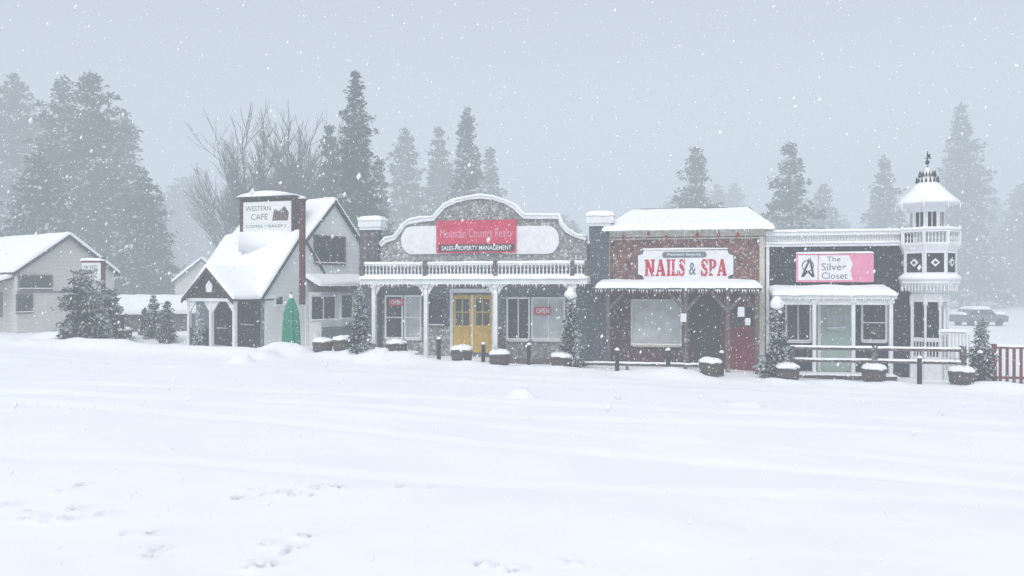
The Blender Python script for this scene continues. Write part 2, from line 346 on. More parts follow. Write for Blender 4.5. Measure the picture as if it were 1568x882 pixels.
def letters(fr,v,items,top,bot):
    g=[]
    for ch,a,b in items:
        u0,u1=fr.u(a,v),fr.u(b,v); z1,z0=fr.z(1050,top,v),fr.z(1050,bot,v); k=[0]
        def poly(pp):
            k[0]+=1; vv=v+.0015*k[0]
            g.append(fr.ext([(u0+x*(u1-u0),z0+y*(z1-z0)) for x,y in pp],v-.004,vv))
        def rc(x0,y0,x1,y1): poly([(x0,y0),(x1,y0),(x1,y1),(x0,y1)])
        if ch=='N': rc(.08,.05,.32,.95); rc(.7,.05,.92,.95); poly([(.08,1),(.38,1),(.92,0),(.64,0)]); rc(0,0,.4,.09); rc(0,.91,.3,1); rc(.6,.91,1,1)
        elif ch=='A': poly([(.06,.03),(.22,.03),(.55,1),(.4,1)]); poly([(.36,1),(.64,1),(.98,.03),(.62,.03)]); rc(.2,.25,.75,.37); rc(0,0,.34,.09); rc(.54,0,1,.09)
        elif ch=='I': rc(.2,.05,.8,.95); rc(0,0,1,.09); rc(0,.91,1,1)
        elif ch=='L': rc(.1,.05,.48,.95); rc(0,0,.9,.11); rc(0,.91,.6,1); poly([(.84,0),(1,0),(1,.34),(.9,.34)])
        elif ch=='P':
            rc(.1,.05,.42,.95); rc(0,0,.55,.09); 
            c=(.5,.72); o_=[(.3,1)]+[(c[0]+.5*math.cos(t),c[1]+.28*math.sin(t)) for t in [math.pi/2-math.pi*i/10 for i in range(11)]]+[(.3,.44)]
            i_=[(.3,.9)]+[(c[0]+.16*math.cos(t),c[1]+.18*math.sin(t)) for t in [math.pi/2-math.pi*i/10 for i in range(11)]]+[(.3,.54)]
            for i in range(len(o_)-1): poly([i_[i],i_[i+1],o_[i+1],o_[i]])
            rc(0,.91,.3,1)
        elif ch=='S':
            cl=[(.86,.74),(.78,.86),(.6,.95),(.42,.95),(.24,.88),(.18,.75),(.26,.63),(.5,.53),(.74,.42),(.82,.28),(.76,.13),(.58,.05),(.4,.05),(.22,.13),(.12,.28)]
            wd=[.06,.07,.07,.08,.14,.18,.18,.19,.18,.18,.14,.08,.07,.07,.06]
            for i in range(len(cl)-1):
                (ax,ay),(bx,by)=cl[i],cl[i+1]; dx,dy=bx-ax,by-ay; L=math.hypot(dx,dy); nx,ny=-dy/L,dx/L; w0,w1=wd[i]*.8,wd[i+1]*.8
                poly([(ax-nx*w0,ay-ny*w0),(bx-nx*w1,by-ny*w1),(bx+nx*w1,by+ny*w1),(ax+nx*w0,ay+ny*w0)][::-1])
            rc(.84,.68,.95,1); rc(.03,0,.14,.33)
    return merge(*g)
o.add('sign_letters','redtext',letters(f,.226,[('N',987,1003),('A',1004,1019),('I',1020.5,1027),('L',1028,1038),('S',1039,1049),('S',1073,1084),('P',1085,1097),('A',1098,1113)],397,422.5))
o.add('sign_ampersand','greytext',ptext(f,'&',1055,1066,402,421,.226,.01))
o.add('sign_plaque','greytext',capsule(f,1014,1082,385.5,394.5,.22,.232)); o.add('sign_plaque_text','white',ptext(f,'Painted Beauty',1022,1074,387.5,392.5,.236,.01))
o.add('snow_sign','snow',fsnow(f,f.u(984,.2),f.u(1115,.2),.1,.25,f.z(1050,382,.2),.05))
o.add('garland','redtext',merge(*[lathe(f.W(f.u(q,.2),.2,f.z(q,352+R.uniform(6,14),.2)),[(.01,-.08),(.05,-.02),(.04,.05),(.01,.09)],6) for q in (955,993,1020,1068,1100,1130)]))
vp=1.3
ua,ub=f.u(912,vp),f.u(1167,vp); za=f.z(1050,441,vp); zw=za+.16
o.add('porch_roof','weather',slab([f.W(ua,vp,za),f.W(ub,vp,za),f.W(ub,v0,zw),f.W(ua,v0,zw)],.1))
o.add('snow_porch_roof','snow',snowq([f.W(ua-.02,vp+.05,za),f.W(ub+.02,vp+.05,za),f.W(ub,v0,zw),f.W(ua,v0,zw)],.15,.2))
icicles(o,f,ua,ub,vp+.03,za-.05,90,R); bulbs(o,f,ua,ub,vp+.04,za-.12,50,R)
g=[]
for q in (930,1050,1115,1160):
    u=f.u(q,vp); g.append(f.box(u-.06,u+.06,vp-.22,vp-.1,-.8,za-.1))
    for s in (1,-1):
        if (q==930 and s<0) or (q==1160 and s>0): continue
        g.append(f.ext([(u+s*.06,za-.75),(u+s*.06,za-.6),(u+s*.5,za-.12),(u+s*.62,za-.12)][::-s],vp-.2,vp-.13))
o.add('porch_posts','weather',merge(*g))
window(o,f,966,1044,458,530,v0-.02,1,1,frm='cream',gl='glassl'); 
o.add('door','reddoor',f.pb(1114,1160,462,None,v0-.02,v0+.05)); o.add('door_panels','glass',merge(f.pb(1120,1134,470,500,v0+.05,v0+.06),f.pb(1140,1154,470,500,v0+.05,v0+.06)))
o.add('door_trim','redwood',merge(f.pb(1108,1113,458,None,v0,v0+.09),f.pb(1136,1138,462,None,v0+.05,v0+.08),f.pb(1108,1163,454,460,v0,v0+.1)))
o.add('entrance_painted_shade','dark',f.pb(1056,1104,456,None,v0-.02,v0+.0)); o.add('entrance_trim','brown2',merge(f.pb(1053,1057,452,None,v0-.02,v0+.08),f.pb(1103,1107,452,None,v0-.02,v0+.08),f.pb(1079,1081,456,None,v0,v0+.05)))  # no real recess: flat dark sheet carries the entrance shade in its colour
o.add('notice_boards','white',merge(f.pb(1042,1051,480,493,vp-.1,vp-.06),f.pb(1130,1140,470,485,vp-.1,vp-.06),f.pb(1141,1149,487,498,vp-.1,vp-.06)))
o.done()
# ================================================================ SLATE SHOP
o=Ob('slate_boutique_building',f.W(12,0,0))
uL,uR=f.u(1173,0),f.u(1398,0); zt=f.z(1280,362)
o.add('walls','slate',f.box(uL,uR,-7,0,-.8,zt)); o.add('snow_roof','snow',fsnow(f,uL,uR,-7,-.3,zt,.12,.3))
vq=.12
u0,u1=f.u(1172,vq),f.u(1380,vq)
o.add('cornice','white',merge(f.pb(1172,1380,372,377,0,vq),f.box(u0,u1,-.1,vq+.04,f.z(1280,360,vq),f.z(1280,354,vq))))
g=[]
for i in range(46):
    u=u0+(u1-u0)*(i+.5)/46; zz=f.z(1280,373,vq); g.append(lathe(f.W(u,.05,zz),baluster_prof(f.z(1280,360,vq)-zz,.035),6))
o.add('parapet_balusters','white',merge(*g)); o.add('parapet_back','white',f.box(u0,u1,.0,.02,f.z(1280,377,vq),f.z(1280,356,vq)))
o.add('snow_parapet','snow',merge(fsnow(f,u0,u1,-.14,vq+.08,f.z(1280,354,vq),.07),fsnow(f,u0,u1,.02,vq+.05,f.z(1280,372,vq),.05)))
o.add('corner_boards','white',merge(f.pb(1173,1178,377,None,0,.06)))
o.add('sign_board','pink',f.pb(1219,1338,388,432,0,.1))
o.add('sign_logo_panel','white',f.pb(1222,1252,391,429,.1,.106))
lg=[]
for k,(A1,B1) in enumerate([((1228,424),(1240,396)),((1252-6,424),(1240,396)),((1229,424),(1236,416)),((1245,424),(1238,416))]):
    P1=f.pts([A1,B1],.11); (ax,az),(bx,bz)=P1; dx,dz=bx-ax,bz-az; L=math.hypot(dx,dz); nx,nz=-dz/L*.03,dx/L*.03
    lg.append(f.ext([(ax-nx,az-nz),(bx-nx,bz-nz),(bx+nx,bz+nz),(ax+nx,az+nz)],.106,.111+.001*k))
o.add('sign_logo','dark',merge(*lg)); o.add('sign_logo_ring','dark',ribbon(f,[(f.u(1237,.11)+.16*math.cos(t),f.z(1237,407,.11)+.16*math.sin(t)) for t in [2*math.pi*i/16 for i in range(17)]],.03,.106,.109))
o.add('sign_white_patch','white',f.ext(f.pts([(1254,391),(1300,391),(1306,404),(1302,416),(1306,429),(1254,429)],.105)[::-1],.1,.105))
o.add('sign_letters','greytext',merge(ptext(f,'The',1266,1287,393,400,.11,.0),ptext(f,'Silver',1258,1296,403,414,.11,.0),ptext(f,'Closet',1258,1298,417,427,.11,.0)))
o.add('sign_small','pinktext',ptext(f,'GIFTS - CLOTHING',1306,1334,421,425,.11,.0))
o.add('snow_sign','snow',fsnow(f,f.u(1219,.1),f.u(1338,.1),0,.13,f.z(1280,388,.1),.05))
vp=1.3; ua,ub=f.u(1184,vp),f.u(1374,vp); za=f.z(1280,452,vp); zw=za+.2
o.add('porch_roof','white',slab([f.W(ua,vp,za),f.W(ub,vp,za),f.W(ub,0,zw),f.W(ua,0,zw)],.12))
o.add('snow_porch_roof','snow',snowq([f.W(ua-.02,vp+.05,za),f.W(ub+.02,vp+.05,za),f.W(ub,0,zw),f.W(ua,0,zw)],.15,.2))
icicles(o,f,ua,ub,vp+.03,za-.08,60,R)
g=[]
for q in (1189,1248,1308,1366): u=f.u(q,vp); g+= [f.box(u-.055,u+.055,vp-.2,vp-.09,-.8,za-.12),f.box(u-.09,u+.09,vp-.23,vp-.06,za-.25,za-.121)]
g.append(f.box(ua+.1,ub-.1,vp-.18,vp-.11,za-.3,za-.122))
o.add('porch_posts','white',merge(*g))
o.add('porch_deck','weather',f.box(ua,ub,0,vp,-.75,-.22)); o.add('snow_deck','snow',fsnow(f,ua,ub,vp-.6,vp+.05,-.22,.05))
o.add('door','palegreen',f.pb(1257,1303,464,None,0,.06)); o.add('door_trim','white',merge(f.pb(1252,1257,458,None,0,.1),f.pb(1303,1308,458,None,0,.1),f.pb(1252,1308,457,464,0,.105)))
window(o,f,1265,1295,470,505,.06,3,3,frm='palegreen',gl='glassl',nm='door_window')
window(o,f,1318,1358,464,524,0,1,2); window(o,f,1202,1242,464,524,0,2,1)
o.add('wall_board','weather',f.pb(1330,1345,500,512,.1,.13))
o.done()
# ================================================================ TURRET
vt=-.05; tc=f.W(f.u(1420,vt),vt,0); T=lambda py: CH+(CY-py)/FPX*f.t(1420,vt)
PX=f.t(1420,vt)/FPX
o=Ob('corner_turret',(tc[0],tc[1],0)); ph=math.pi/8+math.atan2(Uy,Ux); c0=(tc[0],tc[1],0)
def oc(mk,part,prof,n=8): o.add(part,mk,lathe(c0,[(r*PX,z) for r,z in prof],n,ph))
oc('slate','inner_core',[(16,-.9),(16,T(445))])
oc('slate','upper_room',[(38,T(424)),(38,T(378))])
oc('white','cornice',[(24,T(452)),(30,T(446)),(38,T(440)),(44,T(434)),(44,T(428)),(40,T(424)),(40,T(419))])
oc('white','gallery_floor',[(40,T(386)),(43,T(380)),(45,T(376)),(45,T(373)),(40,T(373))])
oc('white','gallery_rail',[(43,T(357)),(45,T(357)),(45,T(353)),(43,T(353))])
oc('white','plinth',[(29,-.9),(29,T(545))])
oc('white','lower_band',[(27,T(462)),(28,T(462)),(28,T(450)),(27,T(450))])
oc('glass','lantern_room',[(22,T(376)),(22,T(320))])
oc('white','lantern_top',[(24,T(326)),(26,T(322)),(27,T(318)),(40,T(316)),(42,T(313))])
oc('snow','snow_spire',[(44,T(314)),(44,T(310)),(36,T(303)),(25,T(292)),(14,T(279)),(10,T(272)),(5,T(263)),(1,T(256))])
oc('darkwood','finial',[(1.2,T(266)),(1.2,T(252)),(3,T(250)),(3,T(247)),(1,T(245)),(.7,T(232))],8)
oc('snow','snow_cornice',[(45.5,T(429)),(45,T(424)),(40,T(420)),(37,T(420))])
oc('snow','snow_gallery',[(46,T(354)),(45.5,T(350)),(43,T(350)),(42.5,T(354))])
g=[];gd=[];gs=[]
for k in range(8):
    a0=ph+2*math.pi*k/8; a1=a0+2*math.pi/8
    def S(r):
        p=(tc[0]+r*PX*math.cos(a0),tc[1]+r*PX*math.sin(a0)); q=(tc[0]+r*PX*math.cos(a1),tc[1]+r*PX*math.sin(a1))
        d=(p[0]-q[0],p[1]-q[1]); fr=Frame(q,d); L=math.hypot(*d); m=(a0+a1)/2
        if fr.N[0]*math.cos(m)+fr.N[1]*math.sin(m)<0:
            w_=fr.W(L,0,0); fr=Frame((w_[0],w_[1]),(-fr.U[0],-fr.U[1]))
        return fr,L
    fr,L=S(29)
    g.append(lathe((tc[0]+27*PX*math.cos(a0),tc[1]+27*PX*math.sin(a0),0),[(.06,-.6),(.06,T(530)),(.04,T(528)),(.04,T(470)),(.07,T(466)),(.07,T(452))],8))
    zt_,zs=T(452),T(474); N_=8; V=[];F=[]
    for i in range(N_+1):
        x=L*i/N_; h=math.sqrt(max(0,1-(2*x/L-1)**2)); V+=[fr.W(x,-.06,zt_),fr.W(x,-.06,zs+(zt_-zs-.06)*h),fr.W(x,-.1,zt_),fr.W(x,-.1,zs+(zt_-zs-.06)*h)]
    for i in range(N_): a=4*i;b=a+4; F+=[(a,a+1,b+1,b),(a+2,b+2,b+3,a+3),(a+1,a+3,b+3,b+1)]
    g.append((V,F))
    for i in range(5): g.append(fr.box(L*(i+.5)/5-.015,L*(i+.5)/5+.015,-.09,-.06,T(545),T(520)))
    g.append(fr.box(0,L,-.1,-.05,T(522),T(516)))
    fr,L=S(38)
    z0,z1=T(420),T(386)
    g+= [fr.box(0,.05,0,.04,z0,z1),fr.box(L-.05,L,0,.04,z0,z1),fr.box(.05,L-.05,0,.035,z1-.06,z1),fr.box(.05,L-.05,0,.035,z0,z0+.05)]
    zc_=(z0+z1)/2
    g+= [fr.ext([(L/2+.13*math.cos(t),zc_+.13*math.sin(t)) for t in (0,math.pi/2,math.pi,3*math.pi/2)],0,.05)]
    gd+= [fr.ext([(L/2+.06*math.cos(t),zc_+.06*math.sin(t)) for t in (0,math.pi/2,math.pi,3*math.pi/2)],.05,.06)]
    for i in range(6): u=L*(i+.5)/6; g.append(lathe(fr.W(u,.06,T(446)),[(.015,0),(.03,.05),(.02,.1),(.035,.2)],5))
    fr,L=S(44)
    for i in range(7): u=L*(i+.5)/7; g.append(lathe(fr.W(u,-.05,T(373)),baluster_prof(T(357)-T(373),.028),6))
    g.append(lathe((tc[0]+43*PX*math.cos(a0),tc[1]+43*PX*math.sin(a0),0),[(.05,T(376)),(.05,T(350)),(.02,T(347))],6))
    fr,L=S(23.5); z0,z1=T(373),T(320)
    g+= [fr.box(0,.06,-.05,.02,z0,z1),fr.box(L-.06,L,-.05,.02,z0,z1),fr.box(.06,L-.06,-.03,.01,z1-.1,z1),fr.box(.06,L-.06,-.03,.01,z0,T(352)),fr.box(L/2-.012,L/2+.012,-.03,.005,T(352),z1-.1)]
    for rr,py in ((15,279),(11,270)):
        for j in (0,.5):
            a=a0+j*2*math.pi/8; c=(tc[0]+rr*PX*math.cos(a),tc[1]+rr*PX*math.sin(a),T(py+1)); gd.append(lathe(c,[(.03,0),(.035,.05),(.012,.14),(.002,.2)],5))
    gs.append(lathe((tc[0]+44*PX*math.cos(a0),tc[1]+44*PX*math.sin(a0),0),[(.002,T(323)),(.03,T(318)),(.02,T(313))],5))
o.add('white_woodwork','white',merge(*g)); o.add('dark_ornaments','darkwood',merge(*gd)); o.add('eave_drops','white',merge(*gs))
o.add('vane','darkwood',merge(f.box(f.u(1416,vt),f.u(1427,vt),vt-.01,vt+.01,T(243),T(242)),f.box(f.u(1421,vt),f.u(1424.5,vt),vt-.008,vt+.008,T(241.5),T(236))))
o.done()
# ================================================================ LEFT CAFE BUILDING
Cf=Frame((-9.07,28.5),(.57,.82))
o=Ob('gabled_cafe_building',(-9.5,30,0))
L1=4.5; zeave=2.33; zr=4.62; W1=3.48
o.add('walls','whitesiding',Cf.ext([(0.12,-.2),(W1,-.2),(W1,zeave),(W1/2,zr-.08),(.12,zeave-.05)],-L1+.2,0))
def gable(o,fr,u0,u1,ze_,zr_,v0,v1,h=.15,ov=.15,mk='roofdark'):
    m=(u0+u1)/2; sl=(zr_-ze_)/(m-u0)
    a=[fr.W(u0-ov,v1+ov,ze_-sl*ov),fr.W(m,v1+ov,zr_),fr.W(m,v0-ov,zr_),fr.W(u0-ov,v0-ov,ze_-sl*ov)]
    b=[fr.W(u1+ov,v1+ov,ze_-sl*ov),fr.W(m,v1+ov,zr_),fr.W(m,v0-ov,zr_),fr.W(u1+ov,v0-ov,ze_-sl*ov)]
    o.add('roof_boards',mk,merge(slab(a,.08),slab(b,.08)))
    for q in (a,b):
        q2=[Vector(x)+Vector((0,0,.005)) for x in q]; o.add('snow_roof','snow',snowq(q2,h*.75,.3,w=.1))
    rid=[fr.W(m-.12,v1+ov,zr_-.02),fr.W(m+.12,v1+ov,zr_-.02),fr.W(m+.12,v0-ov,zr_-.02),fr.W(m-.12,v0-ov,zr_-.02)]
    o.add('snow_ridge','snow',snowq(rid,h*.85,.2))
    o.add('rake_boards','roofdark',merge(*[fr.ext([(x0,z0-.05),(m,zr_-.05),(m,zr_-.17),(x0,z0-.17)],v1+ov-.03,v1+ov+.015) for x0,z0 in ((u0-ov,ze_-sl*ov),(u1+ov,ze_-sl*ov))]))
gable(o,Cf,0,W1,zeave,zr,-L1,0,.16,.12)
o.add('wing_walls','whitesiding',Cf.ext([(1.95,-.2),(4.72,-.2),(4.72,4.5),(3.34,5.95),(1.95,4.5)],-4.6,.08))
gable(o,Cf,1.95,4.72,4.5,6.0,-4.6,.08,.16,.14)
window(o,Cf,480,528,361,405,.08,2,1,frm='weather')
window(o,Cf,419,434,452,470,0,1,1)
o.add('bay','whitesiding',Cf.box(2.1,4.5,.08,.75,-.2,2.35))
vv=.75
window(o,Cf,474,514,452,492,vv,2,1,frm='white')
window(o,Cf,520,540,450,490,vv,1,1,frm='white')
zz0=Cf.z(500,438,1.0)
q=[Cf.W(1.7,1.1,zz0),Cf.W(4.85,1.1,zz0),Cf.W(4.75,.08,zz0+.38),Cf.W(1.8,.08,zz0+.38)]
o.add('bay_roof','roofdark',slab(q,.1)); o.add('snow_bay_roof','snow',snowq(q,.16,.2))
o.add('bay_skirt','greywall',Cf.box(2.12,4.48,.75,.78,-.2,1.0))
Pf=Frame((Cf.W(0,-4.2,0)[0],Cf.W(0,-4.2,0)[1]),(.82,-.57))
o.add('front_wall','greywall',Pf.box(0,4.15,-.12,-.08,-.2,2.3))
window(o,Pf,335,352,460,505,-.08,1,2,frm='darkwood'); window(o,Pf,372,392,455,500,-.08,1,1,frm='darkwood')
zp0=2.18; pa,pb_=1.25,4.15; pm=(pa+pb_)/2
gable(o,Pf,pa,pb_,zp0,3.25,-.6,1.2,.12,.1)
o.add('porch_gable_face','darkwood',Pf.ext([(pa,zp0-.05),(pb_,zp0-.05),(pm,3.15)],1.1,1.16))
o.add('porch_gable_sign','white',Pf.ext([(pm-.15,2.35),(pm+.15,2.35),(pm+.2,2.6),(pm,2.78),(pm-.2,2.6)],1.16,1.19))
g=[]
for u in (pa+.08,pm,pb_-.08): g+= [Pf.box(u-.06,u+.06,1.02,1.14,-.2,2.1)]
g+= [Pf.box(pa+.02,pb_-.02,1.0,1.18,2.02,2.13)]
for u,s in ((pa+.14,1),(pm-.06,-1),(pm+.06,1),(pb_-.14,-1)): g.append(Pf.ext([(u,2.01),(u+s*.4,2.01),(u,1.6)][::s],1.05,1.1))
o.add('porch_posts','white',merge(*g))
o.add('porch_side_rails','darkwood',merge(Pf.box(pa+.15,pm-.07,1.04,1.1,.95,1.02),Pf.box(pa+.15,pm-.07,1.04,1.09,.3,.93)))
o.add('porch_painted_shade','dark',Pf.box(pa,pb_-.2,-.08,-.03,.1,2.0))  # flat dark panel, paints in the shade inside the porch
Sf=Frame((-10.64,30.77),(.955,-.30))
sw=2.38
o.add('sign_box','darkwood',Sf.box(0,sw,-.5,0,4.0,6.0))
o.add('snow_sign_base','snow',Sf.ext([(-.05,3.9),(sw+.1,3.9),(sw+.1,4.66),(sw*.6,4.72),(sw*.3,4.68),(-.05,4.7)],-.3,.1))
o.add('sign_face','whitesiding',Sf.box(.14,sw-.08,0,.05,4.68,5.85))
o.add('sign_edge','pole',merge(Sf.box(0,.12,0,.08,4.5,6.0),Sf.box(sw-.06,sw,0,.08,4.5,6.0)))
def stext(fr,s,u0,u1,z0,z1,v,off=0):
    V,F=text(s,off); return [fr.W(u0+x*(u1-u0),v,z0+y*(z1-z0)) for x,y in V],F
o.add('sign_letters','greytext',merge(stext(Sf,'WESTERN',.25,1.4,5.5,5.68,.055,.0),stext(Sf,'CAFE',.5,1.25,5.15,5.38,.055,.0),stext(Sf,'COFFEE * BAKERY',.25,2.1,4.84,4.96,.055,.0)))
o.add('sign_picture','weather',Sf.ext([(1.45,5.1),(2.15,5.1),(2.2,5.4),(2.0,5.65),(1.75,5.45),(1.55,5.55)],.05,.056))
cap=[(-.12+(sw+.24)*i/12, 6.0+.2*math.sin(math.pi*i/12)**.7) for i in range(13)]
o.add('sign_cap','darkwood',Sf.box(-.1,sw+.1,-.6,.14,5.98,6.05))
o.add('snow_sign_cap','snow',Sf.ext([(-.12,6.05)]+[(sw+.12,6.05)]+[(a,b+.06) for a,b in cap[::-1]],-.62,.16))
px_=(463-CX)/FPX*28.6
o.add('flue_pipe','pole',lathe((px_-.0,28.6,0),[(.12,1.9),(.12,5.65),(.15,5.67),(.15,5.75)],10)); o.add('snow_flue','snow',lathe((px_,28.6,5.75),[(.15,0),(.13,.06),(.04,.1)],10))
o.done()
# closed patio umbrella (canvas wrapped)
x,y=(446-CX)/FPX*27.9,27.9; z=G(x,y)
o=Ob('closed_patio_umbrella',(x,y,z))
V=[];F=[];n=16
pr=[(.32,.02),(.33,.1),(.32,.5),(.30,1.0),(.27,1.2),(.28,1.3),(.2,1.6),(.05,1.95)]
for r,zz in pr:
    for i in range(n): a=2*math.pi*i/n; rr=r*(1 if i%2 else .76); V.append((x+rr*math.cos(a),y+rr*math.sin(a),z+zz))
for j in range(len(pr)-1):
    for i in range(n): F.append((j*n+i,j*n+(i+1)%n,(j+1)*n+(i+1)%n,(j+1)*n+i))
o.add('canopy','green',(V,F)); o.add('pole','darkwood',lathe((x,y,z),[(.03,-.1),(.03,2.05),(.01,2.1)],6)); o.add('snow_top','snow',lathe((x,y,z+1.88),[(.08,0),(.07,.08),(.02,.16)],8)); o.done()
# ================================================================ FAR LEFT HOUSE
Hf=Frame((-21.6,34.2),(.57,.82))
o=Ob('small_gabled_house',(-21,35,.5))
o.add('walls','offwhite',Hf.ext([(0,.2),(4.3,.2),(4.3,3.45),(2.1,4.85),(0,3.3)],-8,0))
gable(o,Hf,0,4.25,3.35,4.95,-8,0,.2,.22)
o.add('belt','greytext',Hf.box(-.02,4.3,0,.04,2.28,2.36))
window(o,Hf,28,80,421,444,0,2,1,frm='weather'); window(o,Hf,24,50,450,480,0,1,1,frm='weather')
o.add('porch','greywall',Hf.box(-1.4,-.02,-5,-3.2,.2,.5)); 
q=[Hf.W(-1.5,-.3,2.5),Hf.W(-1.5,-7,2.5),Hf.W(0,-7,3.0),Hf.W(0,-.3,3.0)]
o.add('porch_roof','roofdark',slab(q,.1)); o.add('snow_porch_roof','snow',snowq(q,.15,.2))
o.add('porch_posts','white',merge(*[Hf.box(-1.42,-1.3,v,v+.12,.2,2.45) for v in (-.5,-2.5,-4.5)]))
g2=Frame(Hf.W(0,-8,0)[:2],(.82,-.57)); 
o.add('dark_openings','glass',merge(g2.box(3,4.2,0,.02,.6,2.4),g2.box(5.3,6.6,0,.02,1.2,2.3)))
o.done()
D=31.5; x=(158-CX)/FPX*D; z=G(x,D); Z=lambda py:CH+(CY-py)/FPX*D
sf=Frame((x,D),(1,-.1))
o=Ob('roadside_shop_sign',(x,D,z))
o.add('post','pole',sf.box(-.06,.06,-.06,.06,z-.2,Z(394))); o.add('panel','white',sf.box(-.88,-.08,-.03,.03,Z(430),Z(402))); o.add('frame','redwood',merge(sf.box(-.92,-.06,-.04,.04,Z(402),Z(399)),sf.box(-.92,-.06,-.04,.04,Z(432.5),Z(430))))
o.add('letters','greytext',merge(stext(sf,'MOTEL',-.8,-.18,Z(414),Z(406),.035),stext(sf,'OPEN',-.7,-.3,Z(426),Z(418),.035)))
o.add('snow_top','snow',fsnow(sf,-.95,.08,-.08,.08,Z(399),.1)); o.done()
def shed(name,px,D,w,h,mk,ang=.3):
    x=(px-CX)/FPX*D; z=G(x,D); fr=Frame((x,D),(math.cos(ang),math.sin(ang))); o=Ob(name,(x,D,z))
    o.add('walls',mk,fr.ext([(0,z-.5),(w,z-.5),(w,z+h*.6),(w/2,z+h),(0,z+h*.6)],-5,0)); gable(o,fr,0,w,z+h*.6,z+h+.05,-5,0,.25,.2)
    o.add('door','darkwood',fr.box(w*.35,w*.65,0,.03,z,z+h*.5)); o.done()
shed('garden_shed',168,38,2.2,1.5,'weather',-.9)
shed('distant_house',268,62,4,4.2,'offwhite',.2)
# ================================================================ FURNITURE
def planter(px,py,sc_=1.0,twig=True):
    x,y=gpt(px,py); z=G(x,y)-.03; o=Ob('barrel_planter',(x,y,z)); r=.33*sc_; h=.38*sc_
    V,F=lathe((x,y,z),[(r*.84,0),(r*.95,h*.35),(r,h*.75),(r*1.02,h),(r*.9,h),(r*.88,h*.85)],18); o.add('staves','barrel',(V,F))
    o.add('hoops','iron',merge(lathe((x,y,z),[(r*.9,h*.16),(r*.935,h*.2),(r*.96,h*.28),(r*.9,h*.3)],18),lathe((x,y,z),[(r*.98,h*.72),(r*1.02,h*.75),(r*1.03,h*.83),(r*.98,h*.86)],18)))
    pts=[(r*1.03,h*.97),(r*1.06,h*1.05),(r*.95,h*1.2),(r*.6,h*1.32),(r*.2,h*1.36)]; V,F=lathe((x,y,z),pts,14)
    V=[(a+R.uniform(-.015,.015),b+R.uniform(-.015,.015),c+R.uniform(-.03,.03)) for a,b,c in V]; o.add('snow_mound','snow',(V,F))
    if twig:
        g=[]
        for i in range(7):
            a=R.uniform(0,6.28);g.append(tube((x+.1*math.cos(a),y+.1*math.sin(a),z+h),(x+R.uniform(.15,.3)*math.cos(a),y+.25*math.sin(a),z+h*R.uniform(1.6,2.1)),.008,.003,4))
        o.add('dead_stems','bark',merge(*g))
    o.done()
for px,py,s_ in [(190,519,.9),(428,527,.8),(494,547,1),(525,549,1),(562,549,.9),(605,552,.9),(631,550,.6),(707,558,1.05),(765,561,1.0),(860,564,1.0),(1088,580,1),(1206,584,1),(1338,591,1),(1472,597,1.0)]:
    planter(px,py,s_,R.random()<.6)
def post(px,top,bot,w=.07,mk='darkwood'):
    x,y=gpt(px,bot); z=G(x,y); zt=CH+(CY-top)/FPX*y; o=Ob('hitching_post',(x,y,z))
    o.add('shaft',mk,lathe((x,y,0),[(w,z-.2),(w*.95,zt-.05),(w*.7,zt)],8)); o.add('band','iron',lathe((x,y,0),[(w*1.0,zt-.18),(w*1.12,zt-.17),(w*1.12,zt-.13),(w*.9,zt-.12)],8))
    o.add('snow_cap','snow',lathe((x,y,zt),[(w*1.05,-.01),(w*1.1,.03),(w*.6,.06),(w*.1,.08)],8)); o.done()
for px,t_,b_ in [(672,519,554),(740,527,554),(620,525,550),(565,515,547),(810,528,558),(872,528,564),(945,536,570),(1023,536,573),(1105,540,577),(1408,548,594),(1501,540,597),(1440,515,577) ]: post(px,t_,b_)
vr=2.2
o=Ob('hitching_rail',f.W(f.u(1340,vr),vr,-.2)); g=[];
for q in (1213,1340,1476): g.append(f.pb(q-4,q+4,530,None,vr-.08,vr+.08))
for (y_) in (533,552): 
    g.append(f.box(f.u(1210,vr),f.u(1480,vr),vr-.04,vr+.04,f.z(1345,y_+4,vr),f.z(1345,y_,vr)))
o.add('rails','weather',merge(*g)); o.add('snow_rails','snow',merge(*[fsnow(f,f.u(1208,vr),f.u(1482,vr),vr-.07,vr+.07,f.z(1345,y_,vr)+.003,.05) for y_ in (533,552)])); o.done()
vr=2.0
o=Ob('low_porch_railing',f.W(f.u(985,vr),vr,-.1)); g=[f.box(f.u(890,vr),f.u(1095,vr),vr-.03,vr+.03,f.z(1000,561,vr),f.z(1000,557,vr))]
g+=[f.pb(q-2,q+2,556,None,vr-.04,vr+.04) for q in (893,960,1030,1093)]
o.add('rail','weather',merge(*g)); o.add('snow_rail','snow',fsnow(f,f.u(888,vr),f.u(1097,vr),vr-.05,vr+.05,f.z(1000,557,vr)+.003,.05)); o.done()
vr=1.0
o=Ob('wooden_picket_fence',f.W(f.u(1545,vr),vr,-.3)); g=[]
ua,ub=f.u(1519,vr),f.u(1519,vr)+4.5; zt=f.z(1545,531,vr)
for i in range(24): u=ua+.19*i; g.append(f.box(u,u+.075,vr-.02,vr+.02,-.7,zt-.06))
g+=[f.box(ua-.05,ub,vr-.05,vr+.05,zt-.06,zt),f.box(ua,ub,vr-.04,vr+.04,-.25,-.18)]
for i in (0,9,18): u=ua+.19*i-.03; g.append(f.box(u,u+.14,vr-.07,vr+.07,-.7,zt+.08))
o.add('pickets','redwood',merge(*g)); o.add('snow_rail','snow',fsnow(f,ua-.05,ub,vr-.07,vr+.07,zt+.003,.07)); o.done()
vr=.4
o=Ob('white_porch_stair',f.W(f.u(1460,vr),vr,-.3)); g=[]
for i in range(4): g.append(f.box(f.u(1436,vr),f.u(1478,vr),vr+.0-.28*i-.28,vr-.28*i,-.7,-.25+.17*(i+1)))
